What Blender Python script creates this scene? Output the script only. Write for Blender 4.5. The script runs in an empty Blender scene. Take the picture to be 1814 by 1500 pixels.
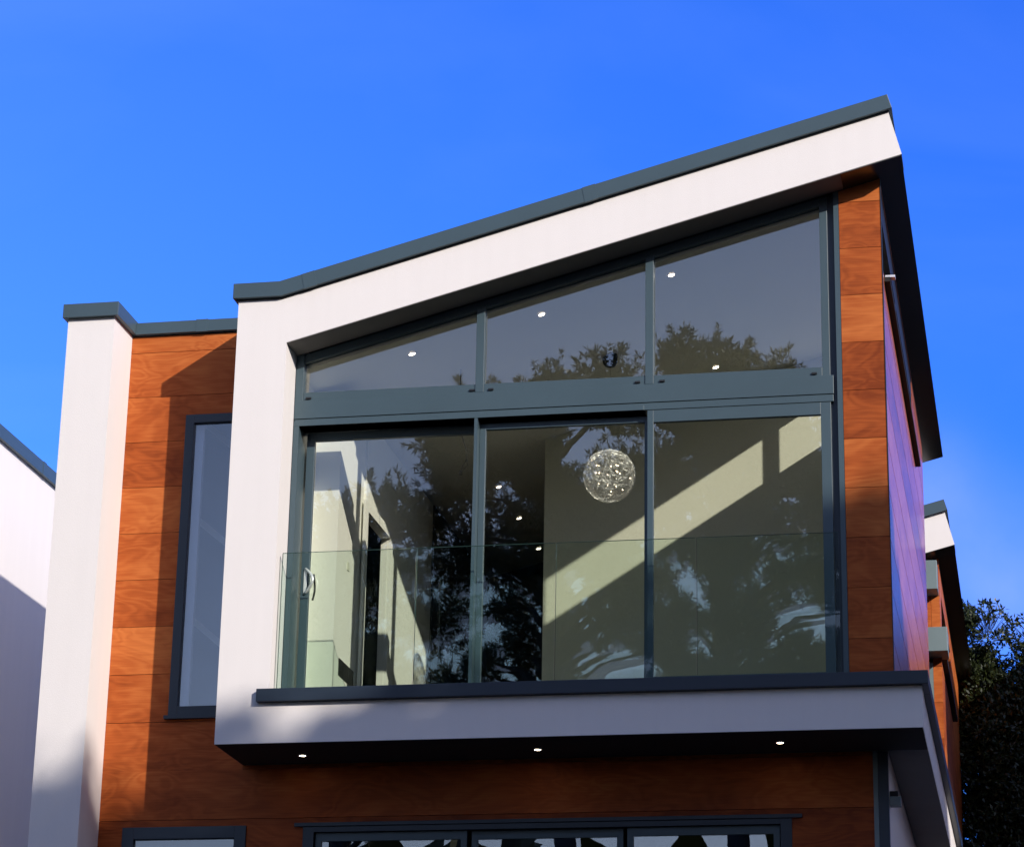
import bpy, bmesh, math, random
import numpy as np
from mathutils import Vector, Matrix, noise
random.seed(7)
scene = bpy.context.scene
COL = scene.collection
SL = 0.265                       # slope of the mono-pitch roof
SX, SZ = 1.05, 0.66              # the light travels along (-SX, 1, -SZ)
GZ = -2.75                       # ground level at the house (zero is the underside of the white box)

# ------------------------------------------------------------------ materials
def new_mat(name):
    m = bpy.data.materials.new(name); m.use_nodes = True
    nt = m.node_tree; nt.nodes.clear()
    out = nt.nodes.new('ShaderNodeOutputMaterial')
    return m, nt, out
def N(nt, t, **kw):
    n = nt.nodes.new(t)
    for k, v in kw.items():
        if k in n.inputs: n.inputs[k].default_value = v
        else: setattr(n, k, v)
    return n
def L(nt, a, b): nt.links.new(a, b)
def principled(nt, out, **kw):
    p = N(nt, 'ShaderNodeBsdfPrincipled', **kw); L(nt, p.outputs[0], out.inputs[0]); return p
def simple(name, col, rough=.6, var=.06, scale=3., bump=0., bscale=60., **kw):
    """plain paint or metal with a little uneven tone and a fine bump"""
    m, nt, out = new_mat(name)
    p = principled(nt, out, Roughness=rough, **kw)
    tc = N(nt, 'ShaderNodeTexCoord')
    n1 = N(nt, 'ShaderNodeTexNoise', Scale=scale, Detail=6., Roughness=.6)
    L(nt, tc.outputs['Object'], n1.inputs['Vector'])
    r = N(nt, 'ShaderNodeMapRange'); r.inputs[1].default_value = .3; r.inputs[2].default_value = .7
    r.inputs[3].default_value = 1 - var; r.inputs[4].default_value = 1 + var
    L(nt, n1.outputs[0], r.inputs[0])
    mx = N(nt, 'ShaderNodeVectorMath', operation='SCALE'); mx.inputs[0].default_value = col
    L(nt, r.outputs[0], mx.inputs['Scale']); L(nt, mx.outputs[0], p.inputs['Base Color'])
    if bump:
        n2 = N(nt, 'ShaderNodeTexNoise', Scale=bscale, Detail=4.)
        L(nt, tc.outputs['Object'], n2.inputs['Vector'])
        b = N(nt, 'ShaderNodeBump', Strength=bump, Distance=.004)
        L(nt, n2.outputs[0], b.inputs['Height']); L(nt, b.outputs[0], p.inputs['Normal'])
    return m
def render_mat(name, col):
    """through-coloured render: fine grain, faint rain streaks and blotches"""
    m, nt, out = new_mat(name)
    p = principled(nt, out, Roughness=.92)
    p.inputs['Specular IOR Level'].default_value = .15
    tc = N(nt, 'ShaderNodeTexCoord')
    a = N(nt, 'ShaderNodeTexNoise', Scale=.9, Detail=7., Roughness=.65)
    L(nt, tc.outputs['Object'], a.inputs['Vector'])
    mp = N(nt, 'ShaderNodeMapping'); mp.inputs['Scale'].default_value = (9, 9, .5)
    L(nt, tc.outputs['Object'], mp.inputs['Vector'])
    b = N(nt, 'ShaderNodeTexNoise', Scale=1., Detail=5.); L(nt, mp.outputs[0], b.inputs['Vector'])
    g = N(nt, 'ShaderNodeTexNoise', Scale=150., Detail=3.); L(nt, tc.outputs['Object'], g.inputs['Vector'])
    s = N(nt, 'ShaderNodeMath', operation='ADD'); L(nt, a.outputs[0], s.inputs[0]); L(nt, b.outputs[0], s.inputs[1])
    s2 = N(nt, 'ShaderNodeMath', operation='MULTIPLY_ADD'); L(nt, g.outputs[0], s2.inputs[0]); s2.inputs[1].default_value = .8; L(nt, s.outputs[0], s2.inputs[2])
    r = N(nt, 'ShaderNodeMapRange'); r.inputs[1].default_value = .9; r.inputs[2].default_value = 1.9
    r.inputs[3].default_value = .97; r.inputs[4].default_value = 1.02; L(nt, s2.outputs[0], r.inputs[0])
    mx = N(nt, 'ShaderNodeVectorMath', operation='SCALE'); mx.inputs[0].default_value = col
    L(nt, r.outputs[0], mx.inputs['Scale']); L(nt, mx.outputs[0], p.inputs['Base Color'])
    bp = N(nt, 'ShaderNodeBump', Strength=.5, Distance=.003); L(nt, g.outputs[0], bp.inputs['Height']); L(nt, bp.outputs[0], p.inputs['Normal'])
    return m
def wood_mat(name, coat):
    m, nt, out = new_mat(name)
    p = principled(nt, out, Roughness=.5)
    p.inputs['Specular IOR Level'].default_value = .15
    p.inputs['Coat Weight'].default_value = coat; p.inputs['Coat Roughness'].default_value = .22
    tc = N(nt, 'ShaderNodeTexCoord'); at = N(nt, 'ShaderNodeAttribute', attribute_name='board')
    sep = N(nt, 'ShaderNodeSeparateXYZ'); L(nt, tc.outputs['Object'], sep.inputs[0])
    sxy = N(nt, 'ShaderNodeMath', operation='ADD'); L(nt, sep.outputs[0], sxy.inputs[0]); L(nt, sep.outputs[1], sxy.inputs[1])
    ox = N(nt, 'ShaderNodeMath', operation='MULTIPLY_ADD'); L(nt, at.outputs['Fac'], ox.inputs[0]); ox.inputs[1].default_value = 37.; L(nt, sxy.outputs[0], ox.inputs[2])
    oy = N(nt, 'ShaderNodeMath', operation='MULTIPLY'); L(nt, at.outputs['Fac'], oy.inputs[0]); oy.inputs[1].default_value = 91.
    cb = N(nt, 'ShaderNodeCombineXYZ'); L(nt, ox.outputs[0], cb.inputs[0]); L(nt, oy.outputs[0], cb.inputs[1]); L(nt, sep.outputs[2], cb.inputs[2])
    mp = N(nt, 'ShaderNodeMapping'); mp.inputs['Scale'].default_value = (1.1, 1, 2.6); L(nt, cb.outputs[0], mp.inputs['Vector'])
    n1 = N(nt, 'ShaderNodeTexNoise', Scale=1.25, Detail=2.5, Roughness=.5, Distortion=.6); L(nt, mp.outputs[0], n1.inputs['Vector'])
    # growth rings: contour lines of a warped field
    k = N(nt, 'ShaderNodeMath', operation='MULTIPLY'); L(nt, n1.outputs[0], k.inputs[0]); k.inputs[1].default_value = 60.
    sn = N(nt, 'ShaderNodeMath', operation='SINE'); L(nt, k.outputs[0], sn.inputs[0])
    mp2 = N(nt, 'ShaderNodeMapping'); mp2.inputs['Scale'].default_value = (3.5, 1, 70); L(nt, cb.outputs[0], mp2.inputs['Vector'])
    n2 = N(nt, 'ShaderNodeTexNoise', Scale=1., Detail=4., Distortion=.3); L(nt, mp2.outputs[0], n2.inputs['Vector'])
    n3 = N(nt, 'ShaderNodeTexNoise', Scale=1.3, Detail=3.); L(nt, mp.outputs[0], n3.inputs['Vector'])
    f1 = N(nt, 'ShaderNodeMath', operation='MULTIPLY_ADD'); L(nt, sn.outputs[0], f1.inputs[0]); f1.inputs[1].default_value = .065; f1.inputs[2].default_value = -.32
    f2 = N(nt, 'ShaderNodeMath', operation='MULTIPLY_ADD'); L(nt, n2.outputs[0], f2.inputs[0]); f2.inputs[1].default_value = .42; L(nt, f1.outputs[0], f2.inputs[2])
    f3 = N(nt, 'ShaderNodeMath', operation='MULTIPLY_ADD'); L(nt, n3.outputs[0], f3.inputs[0]); f3.inputs[1].default_value = .75; L(nt, f2.outputs[0], f3.inputs[2])
    sh = N(nt, 'ShaderNodeMath', operation='MULTIPLY_ADD'); L(nt, at.outputs['Fac'], sh.inputs[0]); sh.inputs[1].default_value = .44; L(nt, f3.outputs[0], sh.inputs[2])
    cr = N(nt, 'ShaderNodeValToRGB'); e = cr.color_ramp.elements
    e[0].position = .12; e[0].color = (.20, .038, .008, 1); e[1].position = .85; e[1].color = (.57, .168, .042, 1)
    m1 = cr.color_ramp.elements.new(.46); m1.color = (.385, .086, .018, 1)
    L(nt, sh.outputs[0], cr.inputs[0]); L(nt, cr.outputs[0], p.inputs['Base Color'])
    b = N(nt, 'ShaderNodeBump', Strength=.15, Distance=.001); L(nt, n2.outputs[0], b.inputs['Height']); L(nt, b.outputs[0], p.inputs['Normal'])
    return m
def glass_mat(name, tint, f0, wave=.00014, wscale=2.6):
    m, nt, out = new_mat(name)
    geo = N(nt, 'ShaderNodeNewGeometry')
    d = N(nt, 'ShaderNodeVectorMath', operation='DOT_PRODUCT'); L(nt, geo.outputs['Normal'], d.inputs[0]); L(nt, geo.outputs['Incoming'], d.inputs[1])
    ab = N(nt, 'ShaderNodeMath', operation='ABSOLUTE'); L(nt, d.outputs['Value'], ab.inputs[0])
    om = N(nt, 'ShaderNodeMath', operation='SUBTRACT'); om.inputs[0].default_value = 1; L(nt, ab.outputs[0], om.inputs[1])
    pw = N(nt, 'ShaderNodeMath', operation='POWER'); L(nt, om.outputs[0], pw.inputs[0]); pw.inputs[1].default_value = 5
    ma = N(nt, 'ShaderNodeMath', operation='MULTIPLY_ADD'); L(nt, pw.outputs[0], ma.inputs[0]); ma.inputs[1].default_value = 1 - f0; ma.inputs[2].default_value = f0
    tr = N(nt, 'ShaderNodeBsdfTransparent'); tr.inputs[0].default_value = (*tint, 1)
    gl = N(nt, 'ShaderNodeBsdfGlossy', Roughness=0.); gl.inputs[0].default_value = (1, 1, 1, 1)
    tc = N(nt, 'ShaderNodeTexCoord'); mp = N(nt, 'ShaderNodeMapping'); mp.inputs['Scale'].default_value = (.55, 1, 1.6)
    L(nt, tc.outputs['Object'], mp.inputs['Vector'])
    n = N(nt, 'ShaderNodeTexNoise', Scale=wscale, Detail=2.); L(nt, mp.outputs[0], n.inputs['Vector'])
    b = N(nt, 'ShaderNodeBump', Strength=1., Distance=wave); L(nt, n.outputs[0], b.inputs['Height']); L(nt, b.outputs[0], gl.inputs['Normal'])
    mx = N(nt, 'ShaderNodeMixShader'); L(nt, ma.outputs[0], mx.inputs[0]); L(nt, tr.outputs[0], mx.inputs[1]); L(nt, gl.outputs[0], mx.inputs[2])
    L(nt, mx.outputs[0], out.inputs[0]); return m
def leaf_mat(name, c1, c2, rough=.35):
    m, nt, out = new_mat(name)
    p = N(nt, 'ShaderNodeBsdfPrincipled', Roughness=rough)
    geo = N(nt, 'ShaderNodeNewGeometry'); cr = N(nt, 'ShaderNodeValToRGB')
    cr.color_ramp.elements[0].color = (*c1, 1); cr.color_ramp.elements[1].color = (*c2, 1)
    L(nt, geo.outputs['Random Per Island'], cr.inputs[0]); L(nt, cr.outputs[0], p.inputs['Base Color'])
    t = N(nt, 'ShaderNodeBsdfTranslucent'); L(nt, cr.outputs[0], t.inputs[0])
    mx = N(nt, 'ShaderNodeMixShader'); mx.inputs[0].default_value = .12; L(nt, p.outputs[0], mx.inputs[1]); L(nt, t.outputs[0], mx.inputs[2])
    L(nt, mx.outputs[0], out.inputs[0]); return m
def lamp_mat(name, col, strength):
    m, nt, out = new_mat(name)
    e = N(nt, 'ShaderNodeEmission', Strength=strength); e.inputs[0].default_value = (*col, 1); L(nt, e.outputs[0], out.inputs[0]); return m

WHITE = render_mat('white_render', (.80, .757, .738))
METAL = simple('grey_blue_powder_coat', (.052, .084, .103), .38, .05, 1.5, .05, 300.)
NAVY = simple('slate_sill_coat', (.018, .029, .046), .42, .05, 1.5)
GASKET = simple('black_gasket', (.008, .009, .012), .5)
GALV = simple('pale_grey_panel', (.16, .21, .22), .45, .05, 2.)
WOOD = wood_mat('oiled_timber_board', .0)
WOODSIDE = wood_mat('lacquered_timber_board', .8)
BACK = simple('black_breather_membrane', (.010, .008, .008), .9)
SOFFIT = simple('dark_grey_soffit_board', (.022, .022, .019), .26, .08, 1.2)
HEADR = simple('soffit_shade_grey', (.19, .183, .17), .9, .08, 2.)  # white render soffit greyed, shade under the overhang put into the colour
UNDER = simple('underside_shade_dark', (.035, .034, .036), .8)  # deep shade below the box painted as a dark underside
FLANKS = simple('flank_shade_grey', (.22, .21, .205), .9, .05, 2.)  # paler part of the same shaded underside, shade painted in as grey
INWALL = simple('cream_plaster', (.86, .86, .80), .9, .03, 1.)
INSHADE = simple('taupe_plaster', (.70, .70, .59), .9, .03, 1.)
INDARK = simple('unlit_room_dark', (.030, .024, .018), .7, .2, 3.)  # darkness of the unlit hall and rooms put into the wall colour
CEIL = simple('matt_ceiling_plaster', (.80, .78, .70), .95, .02, 1.)
FLOOR = simple('walnut_floor', (.035, .022, .014), .45, .2, 6.)
ROOM = simple('pale_blue_grey_plaster', (.50, .52, .58), .9, .03, 1.)
ROOFM = simple('roof_membrane', (.09, .095, .10), .8, .1, 3.)
CHROME = simple('brushed_steel', (.82, .82, .82), .32, .03, 8., Metallic=.45)
WIRE = simple('polished_aluminium_wire', (.90, .90, .87), .35, .02, 9., Metallic=.5)
BLACKP = simple('black_plastic', (.005, .005, .006), .75)
GLASS = glass_mat('window_glass', (.98, .988, .96), .105)
GLASS2 = glass_mat('window_glass_side', (.92, .95, .98), .10)
BALG = glass_mat('green_tinted_glass', (.925, .972, .945), .026, .0007, 1.7)
EDGE = simple('green_glass_edge', (.03, .075, .062), .3)
LAMP = lamp_mat('warm_lamp', (1, .80, .58), 26.)
LAMPIN = lamp_mat('warm_ceiling_lamp', (1, .86, .70), 14.)
BULB = lamp_mat('halogen_capsule', (1, .74, .48), 22.)
GROUND = simple('paved_ground', (.06, .056, .05), .9, .25, .6, .3, 8.)
GRASSM = simple('grass_bank', (.055, .075, .028), .95, .3, .4, .5, 15.)

# ------------------------------------------------------------------ mesh helpers
def bm_new():
    b = bmesh.new(); b.faces.layers.float.new('board'); return b
def add_box(bm, x0, x1, y0, y1, z0, z1, val=None):
    v = [bm.verts.new(p) for p in ((x0,y0,z0),(x1,y0,z0),(x1,y1,z0),(x0,y1,z0),(x0,y0,z1),(x1,y0,z1),(x1,y1,z1),(x0,y1,z1))]
    fs = [bm.faces.new([v[i] for i in q]) for q in ((0,3,2,1),(4,5,6,7),(0,1,5,4),(1,2,6,5),(2,3,7,6),(3,0,4,7))]
    if val is not None:
        lay = bm.faces.layers.float['board']
        for f in fs: f[lay] = val
    return fs
def add_prism(bm, pts, y0, y1, val=None):
    """polygon in XZ pushed along Y"""
    a = [bm.verts.new((x, y0, z)) for x, z in pts]; b = [bm.verts.new((x, y1, z)) for x, z in pts]
    n = len(pts); fs = [bm.faces.new(a), bm.faces.new(list(reversed(b)))]
    for i in range(n): fs.append(bm.faces.new((a[i], b[i], b[(i+1) % n], a[(i+1) % n])))
    bmesh.ops.recalc_face_normals(bm, faces=fs)
    if val is not None:
        lay = bm.faces.layers.float['board']
        for f in fs: f[lay] = val
def add_prism_x(bm, pts, x0, x1):
    """polygon in YZ pushed along X"""
    a = [bm.verts.new((x0, y, z)) for y, z in pts]; b = [bm.verts.new((x1, y, z)) for y, z in pts]
    n = len(pts); fs = [bm.faces.new(a), bm.faces.new(list(reversed(b)))]
    for i in range(n): fs.append(bm.faces.new((a[i], b[i], b[(i+1) % n], a[(i+1) % n])))
    bmesh.ops.recalc_face_normals(bm, faces=fs)
def add_tube(bm, pts, rads, seg=8, cap=True):
    pts = [Vector(p) for p in pts]
    if not isinstance(rads, (list, tuple)): rads = [rads]*len(pts)
    rings = []; prev = None
    for i, p in enumerate(pts):
        t = (pts[min(i+1, len(pts)-1)] - pts[max(i-1, 0)]).normalized()
        if prev is None:
            a = t.cross(Vector((0, 0, 1)));  a = a if a.length > .1 else t.cross(Vector((1, 0, 0)))
        else: a = prev - t*prev.dot(t)
        a.normalize(); prev = a; b = t.cross(a)
        rings.append([bm.verts.new(p + (a*math.cos(2*math.pi*k/seg) + b*math.sin(2*math.pi*k/seg))*rads[i]) for k in range(seg)])
    for i in range(len(rings)-1):
        for k in range(seg):
            bm.faces.new((rings[i][k], rings[i][(k+1) % seg], rings[i+1][(k+1) % seg], rings[i+1][k]))
    if cap: bm.faces.new(list(reversed(rings[0]))); bm.faces.new(rings[-1])
def add_disc(bm, c, r, h, seg=20, slope=0.):
    """short cylinder whose axis is Z, sheared to lie on a sloped ceiling"""
    c = Vector(c); a = []; b = []
    for k in range(seg):
        x = math.cos(2*math.pi*k/seg)*r; y = math.sin(2*math.pi*k/seg)*r
        a.append(bm.verts.new(c + Vector((x, y, slope*x)))); b.append(bm.verts.new(c + Vector((x, y, slope*x + h))))
    bm.faces.new(list(reversed(a))); bm.faces.new(b)
    for k in range(seg): bm.faces.new((a[k], a[(k+1) % seg], b[(k+1) % seg], b[k]))
def obj(name, bm, mat, parent=None, bevel=0., smooth=False):
    me = bpy.data.meshes.new(name); bm.to_mesh(me); bm.free()
    me.materials.append(mat)
    if smooth:
        for p in me.polygons: p.use_smooth = True
    o = bpy.data.objects.new(name, me); COL.objects.link(o)
    if parent is not None:
        o.parent = parent; o.matrix_parent_inverse = parent.matrix_world.inverted() if False else Matrix.Translation(-world_loc(parent))
    if bevel:
        md = o.modifiers.new('edge', 'BEVEL'); md.width = bevel; md.segments = 2; md.limit_method = 'ANGLE'
    return o
WL = {}
def world_loc(o): return Vector(WL.get(o.name, (0, 0, 0)))
def tag(o, label=None, cat=None, group=None, kind=None):
    for k, v in (('label', label), ('category', cat), ('group', group), ('kind', kind)):
        if v: o[k] = v
    return o
def thing(name, label, cat, loc=(0, 0, 0), group=None):
    o = bpy.data.objects.new(name, None); COL.objects.link(o); o.location = loc; o.empty_display_size = .2
    WL[o.name] = tuple(loc)
    return tag(o, label, cat, group)
def box_obj(name, mat, parent, *dims, bevel=0.):
    bm = bm_new(); add_box(bm, *dims); return obj(name, bm, mat, parent, bevel)
def cut_ranges(a, b, holes):
    """segments of [a, b] left over by the holes"""
    segs = [(a, b)]
    for h0, h1 in holes:
        out = []
        for s0, s1 in segs:
            if h1 <= s0 or h0 >= s1: out.append((s0, s1)); continue
            if h0 > s0: out.append((s0, h0))
            if h1 < s1: out.append((h1, s1))
        segs = out
    return [s for s in segs if s[1]-s[0] > .004]
JZ, JP = 4.968, .4555            # height of one board joint, and the pitch of the boards
def clad(bm, axis, a0, a1, d0, d1, z0, z1, holes=(), gap=.005, seed=0, top=None, boards=True):
    """rows of boards over a rectangle, cut round openings. axis 'x': runs along X, thickness d0..d1 in Y"""
    k = math.floor((z0 - JZ)/JP); zz = JZ + k*JP; rnd = random.Random(seed)
    while zz < z1:
        b0, b1 = max(zz, z0), min(zz + JP, z1); val = rnd.random()
        if b1 - b0 > .01:
            lo, hi = (b0 + (gap if b0 == zz else 0), b1) if boards else (b0, b1)
            cuts = sorted({lo, hi, *[c for h in holes for c in (h[2], h[3]) if lo < c < hi]})
            for c0, c1 in zip(cuts, cuts[1:]):
                for s0, s1 in cut_ranges(a0, a1, [(h[0], h[1]) for h in holes if h[2] < (c0+c1)/2 < h[3]]):
                    if axis == 'x':
                        if top is not None and c1 > top(s0):
                            pts = [(s0, c0), (s1, c0), (s1, min(c1, top(s1))), (s0, min(c1, top(s0)))]
                            if top(s0) < c1 < top(s1): pts = [(s0, c0), (s1, c0), (s1, c1), (s0 + (c1-top(s0))/SL, c1), (s0, max(top(s0), c0+.001))]
                            if pts[-1][1] > c0: add_prism(bm, pts, d0, d1, val)
                        else: add_box(bm, s0, s1, d0, d1, c0, c1, val)
                    else: add_box(bm, d0, d1, s0, s1, c0, c1, val)
        zz += JP
def frame_rect(bm, x0, x1, z0, z1, w, y0, y1, wt=None, wb=None):
    wt = wt or w; wb = wb or w
    add_box(bm, x0, x0+w, y0, y1, z0, z1); add_box(bm, x1-w, x1, y0, y1, z0, z1)
    add_box(bm, x0+w, x1-w, y0, y1, z1-wt, z1); add_box(bm, x0+w, x1-w, y0, y1, z0, z0+wb)
head = lambda x: 3.753 + SL*(x - .481)        # underside line of the roof fascia
roofl = lambda x: 4.2 + SL*(x - .42)          # top line of the fascia

# ================================================================== MAIN HOUSE
H = thing('white_house', 'white rendered house with sloping roof, glazed projecting upper box and timber boards, filling the centre', 'house', (2.5, 4, GZ))
bm = bm_new()
add_prism(bm, [(0, 0), (6.18, 0), (6.18, .36), (.481, .36), (.481, 3.753), (6.153, head(6.153)), (6.042, 5.691), (.42, 4.2), (0, 4.2)], 0, .345)
add_box(bm, 0, .47, .345, .868, 0, 4.2)                      # flank of the box back to the boards
obj('box_frame', bm, WHITE, H)
# floor slab with its side face running back
bm = bm_new(); add_box(bm, .02, 6.178, .345, 8.0, .003, .358); obj('floor_slab', bm, WHITE, H)
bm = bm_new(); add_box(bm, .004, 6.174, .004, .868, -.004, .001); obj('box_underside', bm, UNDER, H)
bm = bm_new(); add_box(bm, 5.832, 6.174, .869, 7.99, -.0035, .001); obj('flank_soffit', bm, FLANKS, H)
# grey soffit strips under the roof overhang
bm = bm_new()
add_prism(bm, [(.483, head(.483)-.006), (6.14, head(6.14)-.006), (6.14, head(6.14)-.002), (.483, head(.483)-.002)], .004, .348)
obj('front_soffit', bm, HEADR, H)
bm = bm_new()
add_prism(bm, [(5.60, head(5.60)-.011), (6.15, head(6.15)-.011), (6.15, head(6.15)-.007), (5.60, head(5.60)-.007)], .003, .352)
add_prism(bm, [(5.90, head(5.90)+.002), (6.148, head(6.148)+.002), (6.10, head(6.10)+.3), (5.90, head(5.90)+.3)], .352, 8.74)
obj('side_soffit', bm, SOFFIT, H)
bm = bm_new()       # roof deck behind the fascia
add_prism(bm, [(.01, 3.95), (.5, 3.95), (5.90, head(5.90)+.12), (5.90, 5.60), (.42, 4.15), (.01, 4.15)], .35, 8.74)
obj('roof', bm, ROOFM, H)
# metal capping along the roof edge
bm = bm_new()
def cap_front(bm, off, y0, y1, x0=-.045, x1=6.06, h=.148):
    t = lambda x: roofl(x) if x > .42 else 4.2
    lo = [(x0, t(x0)+off[0]), (.42, 4.2+off[0]), (x1+.02, t(x1+.02)+off[0])]
    hi = [(x1-.02, t(x1-.02)+h+off[1]), (.40, 4.2+h+off[1]), (x0, 4.2+h+off[1])]
    add_prism(bm, lo + hi, y0, y1)
cap_front(bm, (.0, .0), -.05, .16)
add_prism(bm, [(5.86, roofl(5.86)), (6.08, roofl(6.08)), (6.04, roofl(6.04)+.148), (5.86, roofl(5.86)+.148)], .16, 8.79)
add_box(bm, -.045, .10, .16, .82, 4.2, 4.348)
obj('roof_capping', bm, METAL, H, .004)
for xs in (.70, 3.33):
    bm = bm_new()
    add_prism(bm, [(xs-.06, roofl(xs-.06)-.003), (xs+.06, roofl(xs+.06)-.003), (xs+.03, roofl(xs+.03)+.152), (xs-.09, roofl(xs-.09)+.152)], -.054, -.02)
    obj('capping_joint_cover', bm, METAL, H)
# black drip gap below the capping
bm = bm_new()
add_prism(bm, [(-.02, 4.185), (.42, 4.185), (6.05, roofl(6.05)-.015), (6.05, roofl(6.05)-.001), (.42, 4.199), (-.02, 4.199)], -.012, -.0015)
obj('capping_drip', bm, GASKET, H)
# balcony sill
bm = bm_new(); add_box(bm, .375, 6.235, -.055, .344, .362, .478); add_box(bm, 5.94, 6.235, .344, 8.02, .362, .478)
obj('balcony_sill', bm, NAVY, H, .004)
bm = bm_new(); add_box(bm, .481, 5.94, .346, .60, .36, .47); obj('threshold', bm, NAVY, H)

# ---- timber front panel right of the glazing and the side wall
bm = bm_new(); clad(bm, 'x', 5.552, 5.93, .352, .378, .48, 5.3, top=lambda x: head(x)-.014, seed=3); obj('front_cladding', bm, WOOD, H)
bm = bm_new(); add_prism(bm, [(5.52, .48), (5.905, .48), (5.905, head(5.905)-.003), (5.52, head(5.52)-.003)], .382, .46)
SW = (.39, 5.66, 4.33, 5.165)      # strip window in the side wall: y0, y1, z0, z1
for c0, c1 in zip((.48, SW[2], SW[3]), (SW[2], SW[3], head(5.83)-.003)):
    for s0, s1 in cut_ranges(.46, 8.0, [SW[:2]] if c0 == SW[2] else []): add_box(bm, 5.835, 5.90, s0, s1, c0, c1)
obj('side_wall', bm, BACK, H)
bm = bm_new(); clad(bm, 'y', .353, 8.0, 5.9035, 5.93, .48, head(5.93)-.004, [SW], seed=5, gap=.014); 
obj('side_cladding', bm, WOODSIDE, H)
bm = bm_new(); add_box(bm, 5.931, 5.937, .345, .375, .48, head(5.93)-.02); obj('corner_trim', bm, NAVY, H)
w = box_obj('strip_window', BLACKP, H, 5.86, 5.985, SW[0]+.24, SW[1]+.45, SW[2]-.045, SW[2]-.002)
bm = bm_new()
add_box(bm, 5.85, 5.925, SW[0], SW[0]+.05, SW[2], SW[3]); add_box(bm, 5.85, 5.925, SW[1]-.05, SW[1], SW[2], SW[3])
add_box(bm, 5.85, 5.925, 2.67, 2.77, SW[2], SW[3]); add_box(bm, 5.851, 5.924, SW[0]+.05, 2.67, SW[3]-.285, SW[3]); add_box(bm, 5.851, 5.924, 2.77, SW[1]-.05, SW[3]-.285, SW[3])
obj('frame', bm, GASKET, w)
for a, b in ((SW[0]+.05, 2.67), (2.77, SW[1]-.05)): box_obj('pane', GLASS, w, 5.88, 5.892, a, b, SW[2], SW[3]-.285)
box_obj('bracket', CHROME, w, 5.94, 6.03, SW[0]+.25, SW[0]+.33, SW[2]-.001, SW[2]+.02)

# ---- big front window: slanted top lights over a transom
YF = .352
WX0, M1, M2, WX1 = .483, (2.195, 2.272), (3.77, 3.845), 5.44
top_ = lambda x: head(x) - .009
F = bm_new()
add_prism(F, [(WX0, 3.15), (WX0+.075, 3.15), (WX0+.075, top_(WX0+.075)), (WX0, top_(WX0))], YF, YF+.09)
for m in (M1, M2): add_prism(F, [(m[0], 3.303), (m[1], 3.303), (m[1], top_(m[1])-.075), (m[0], top_(m[0])-.075)], YF+.002, YF+.09)
add_prism(F, [(WX1-.07, 3.303), (WX1, 3.303), (WX1, top_(WX1)), (WX1-.07, top_(WX1-.07))], YF+.03, YF+.12)
add_prism(F, [(WX0+.075, top_(WX0+.075)-.085), (WX1-.07, top_(WX1-.07)-.085), (WX1-.07, top_(WX1-.07)), (WX0+.075, top_(WX0+.075))], YF+.02, YF+.09)
add_box(F, WX0+.075, M1[0], YF+.012, YF+.088, 3.30, 3.385); add_box(F, M1[1], M2[0], YF+.012, YF+.088, 3.30, 3.385); add_box(F, M2[1], WX1-.07, YF+.012, YF+.088, 3.30, 3.385)
fw = obj('upper_window', F, METAL, H, .002)
gy = YF+.06
for a, b in ((WX0+.075, M1[0]), (M1[1], M2[0]), (M2[1], WX1-.07)):
    bm = bm_new(); add_prism(bm, [(a-.005, 3.37), (b+.005, 3.37), (b+.005, top_(b)-.075), (a-.005, top_(a)-.075)], gy, gy+.006)
    obj('pane', bm, GLASS, fw)
for x in (WX0+.13, M1[0]-.03, M1[1]+.07, M2[0]-.07, M2[1]+.08, WX1-.14):
    box_obj('drain_slot', GASKET, fw, x-.024, x+.024, YF-.003, YF+.02, 3.318, 3.334)
bm = bm_new(); add_box(bm, WX0, WX1+.03, YF-.004, YF+.20, 3.125, 3.30); add_box(bm, WX0+.004, WX1+.026, YF+.004, YF+.20, 3.055, 3.120)
add_box(bm, WX0, M2[0]-.01, YF, YF+.30, 3.055, 3.10)
tr = obj('transom', bm, METAL, H, .002)
# shading returns at the right of the glazing and the trim next to the boards
bm = bm_new(); add_prism(bm, [(WX1+.001, .48), (5.50, .48), (5.50, top_(5.50)), (WX1+.001, top_(WX1))], YF+.05, YF+.13); obj('side_reveal', bm, NAVY, H)
bm = bm_new(); add_prism(bm, [(5.503, .48), (5.549, .48), (5.549, top_(5.549)), (5.503, top_(5.503))], YF-.003, YF+.10); obj('edge_trim', bm, METAL, H)

# ---- sliding doors in three planes below the transom
bm = bm_new()
add_box(bm, WX0, WX0+.052, YF, YF+.30, .472, 3.054)                   # left jamb
add_box(bm, WX0+.052, WX1, YF+.16, YF+.33, .472, .50); 
add_box(bm, M1[0]+.0, M1[0]+.03, YF+.002, YF+.12, .50, 3.054)
obj('door_jamb', bm, METAL, H)
def leaf(x0, x1, y, z1, sw, tw, bw, mat=METAL, sr=None):
    b = bm_new(); sr = sr or sw; z0 = .502
    add_box(b, x0, x0+sw, y, y+.05, z0, z1); add_box(b, x1-sr, x1, y, y+.05, z0, z1)
    add_box(b, x0+sw, x1-sr, y+.001, y+.049, z1-tw, z1); add_box(b, x0+sw, x1-sr, y+.001, y+.049, z0, z0+bw)
    d = obj('door_leaf', b, mat, H, .002)
    box_obj('pane', GLASS, d, x0+sw-.004, x1-sr+.004, y+.02, y+.026, z0+bw-.004, z1-tw+.004)
    return d
dl = leaf(.56, 2.25, YF+.21, 3.05, .075, .075, .075, sr=.06)
dm = leaf(M1[0]+.032, 3.80, YF+.11, 3.03, .055, .055, .075, sr=.05)
dr = leaf(M2[0]+.02, WX1-.0, YF+.01, 3.052, .055, .115, .085, sr=.09)
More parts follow.
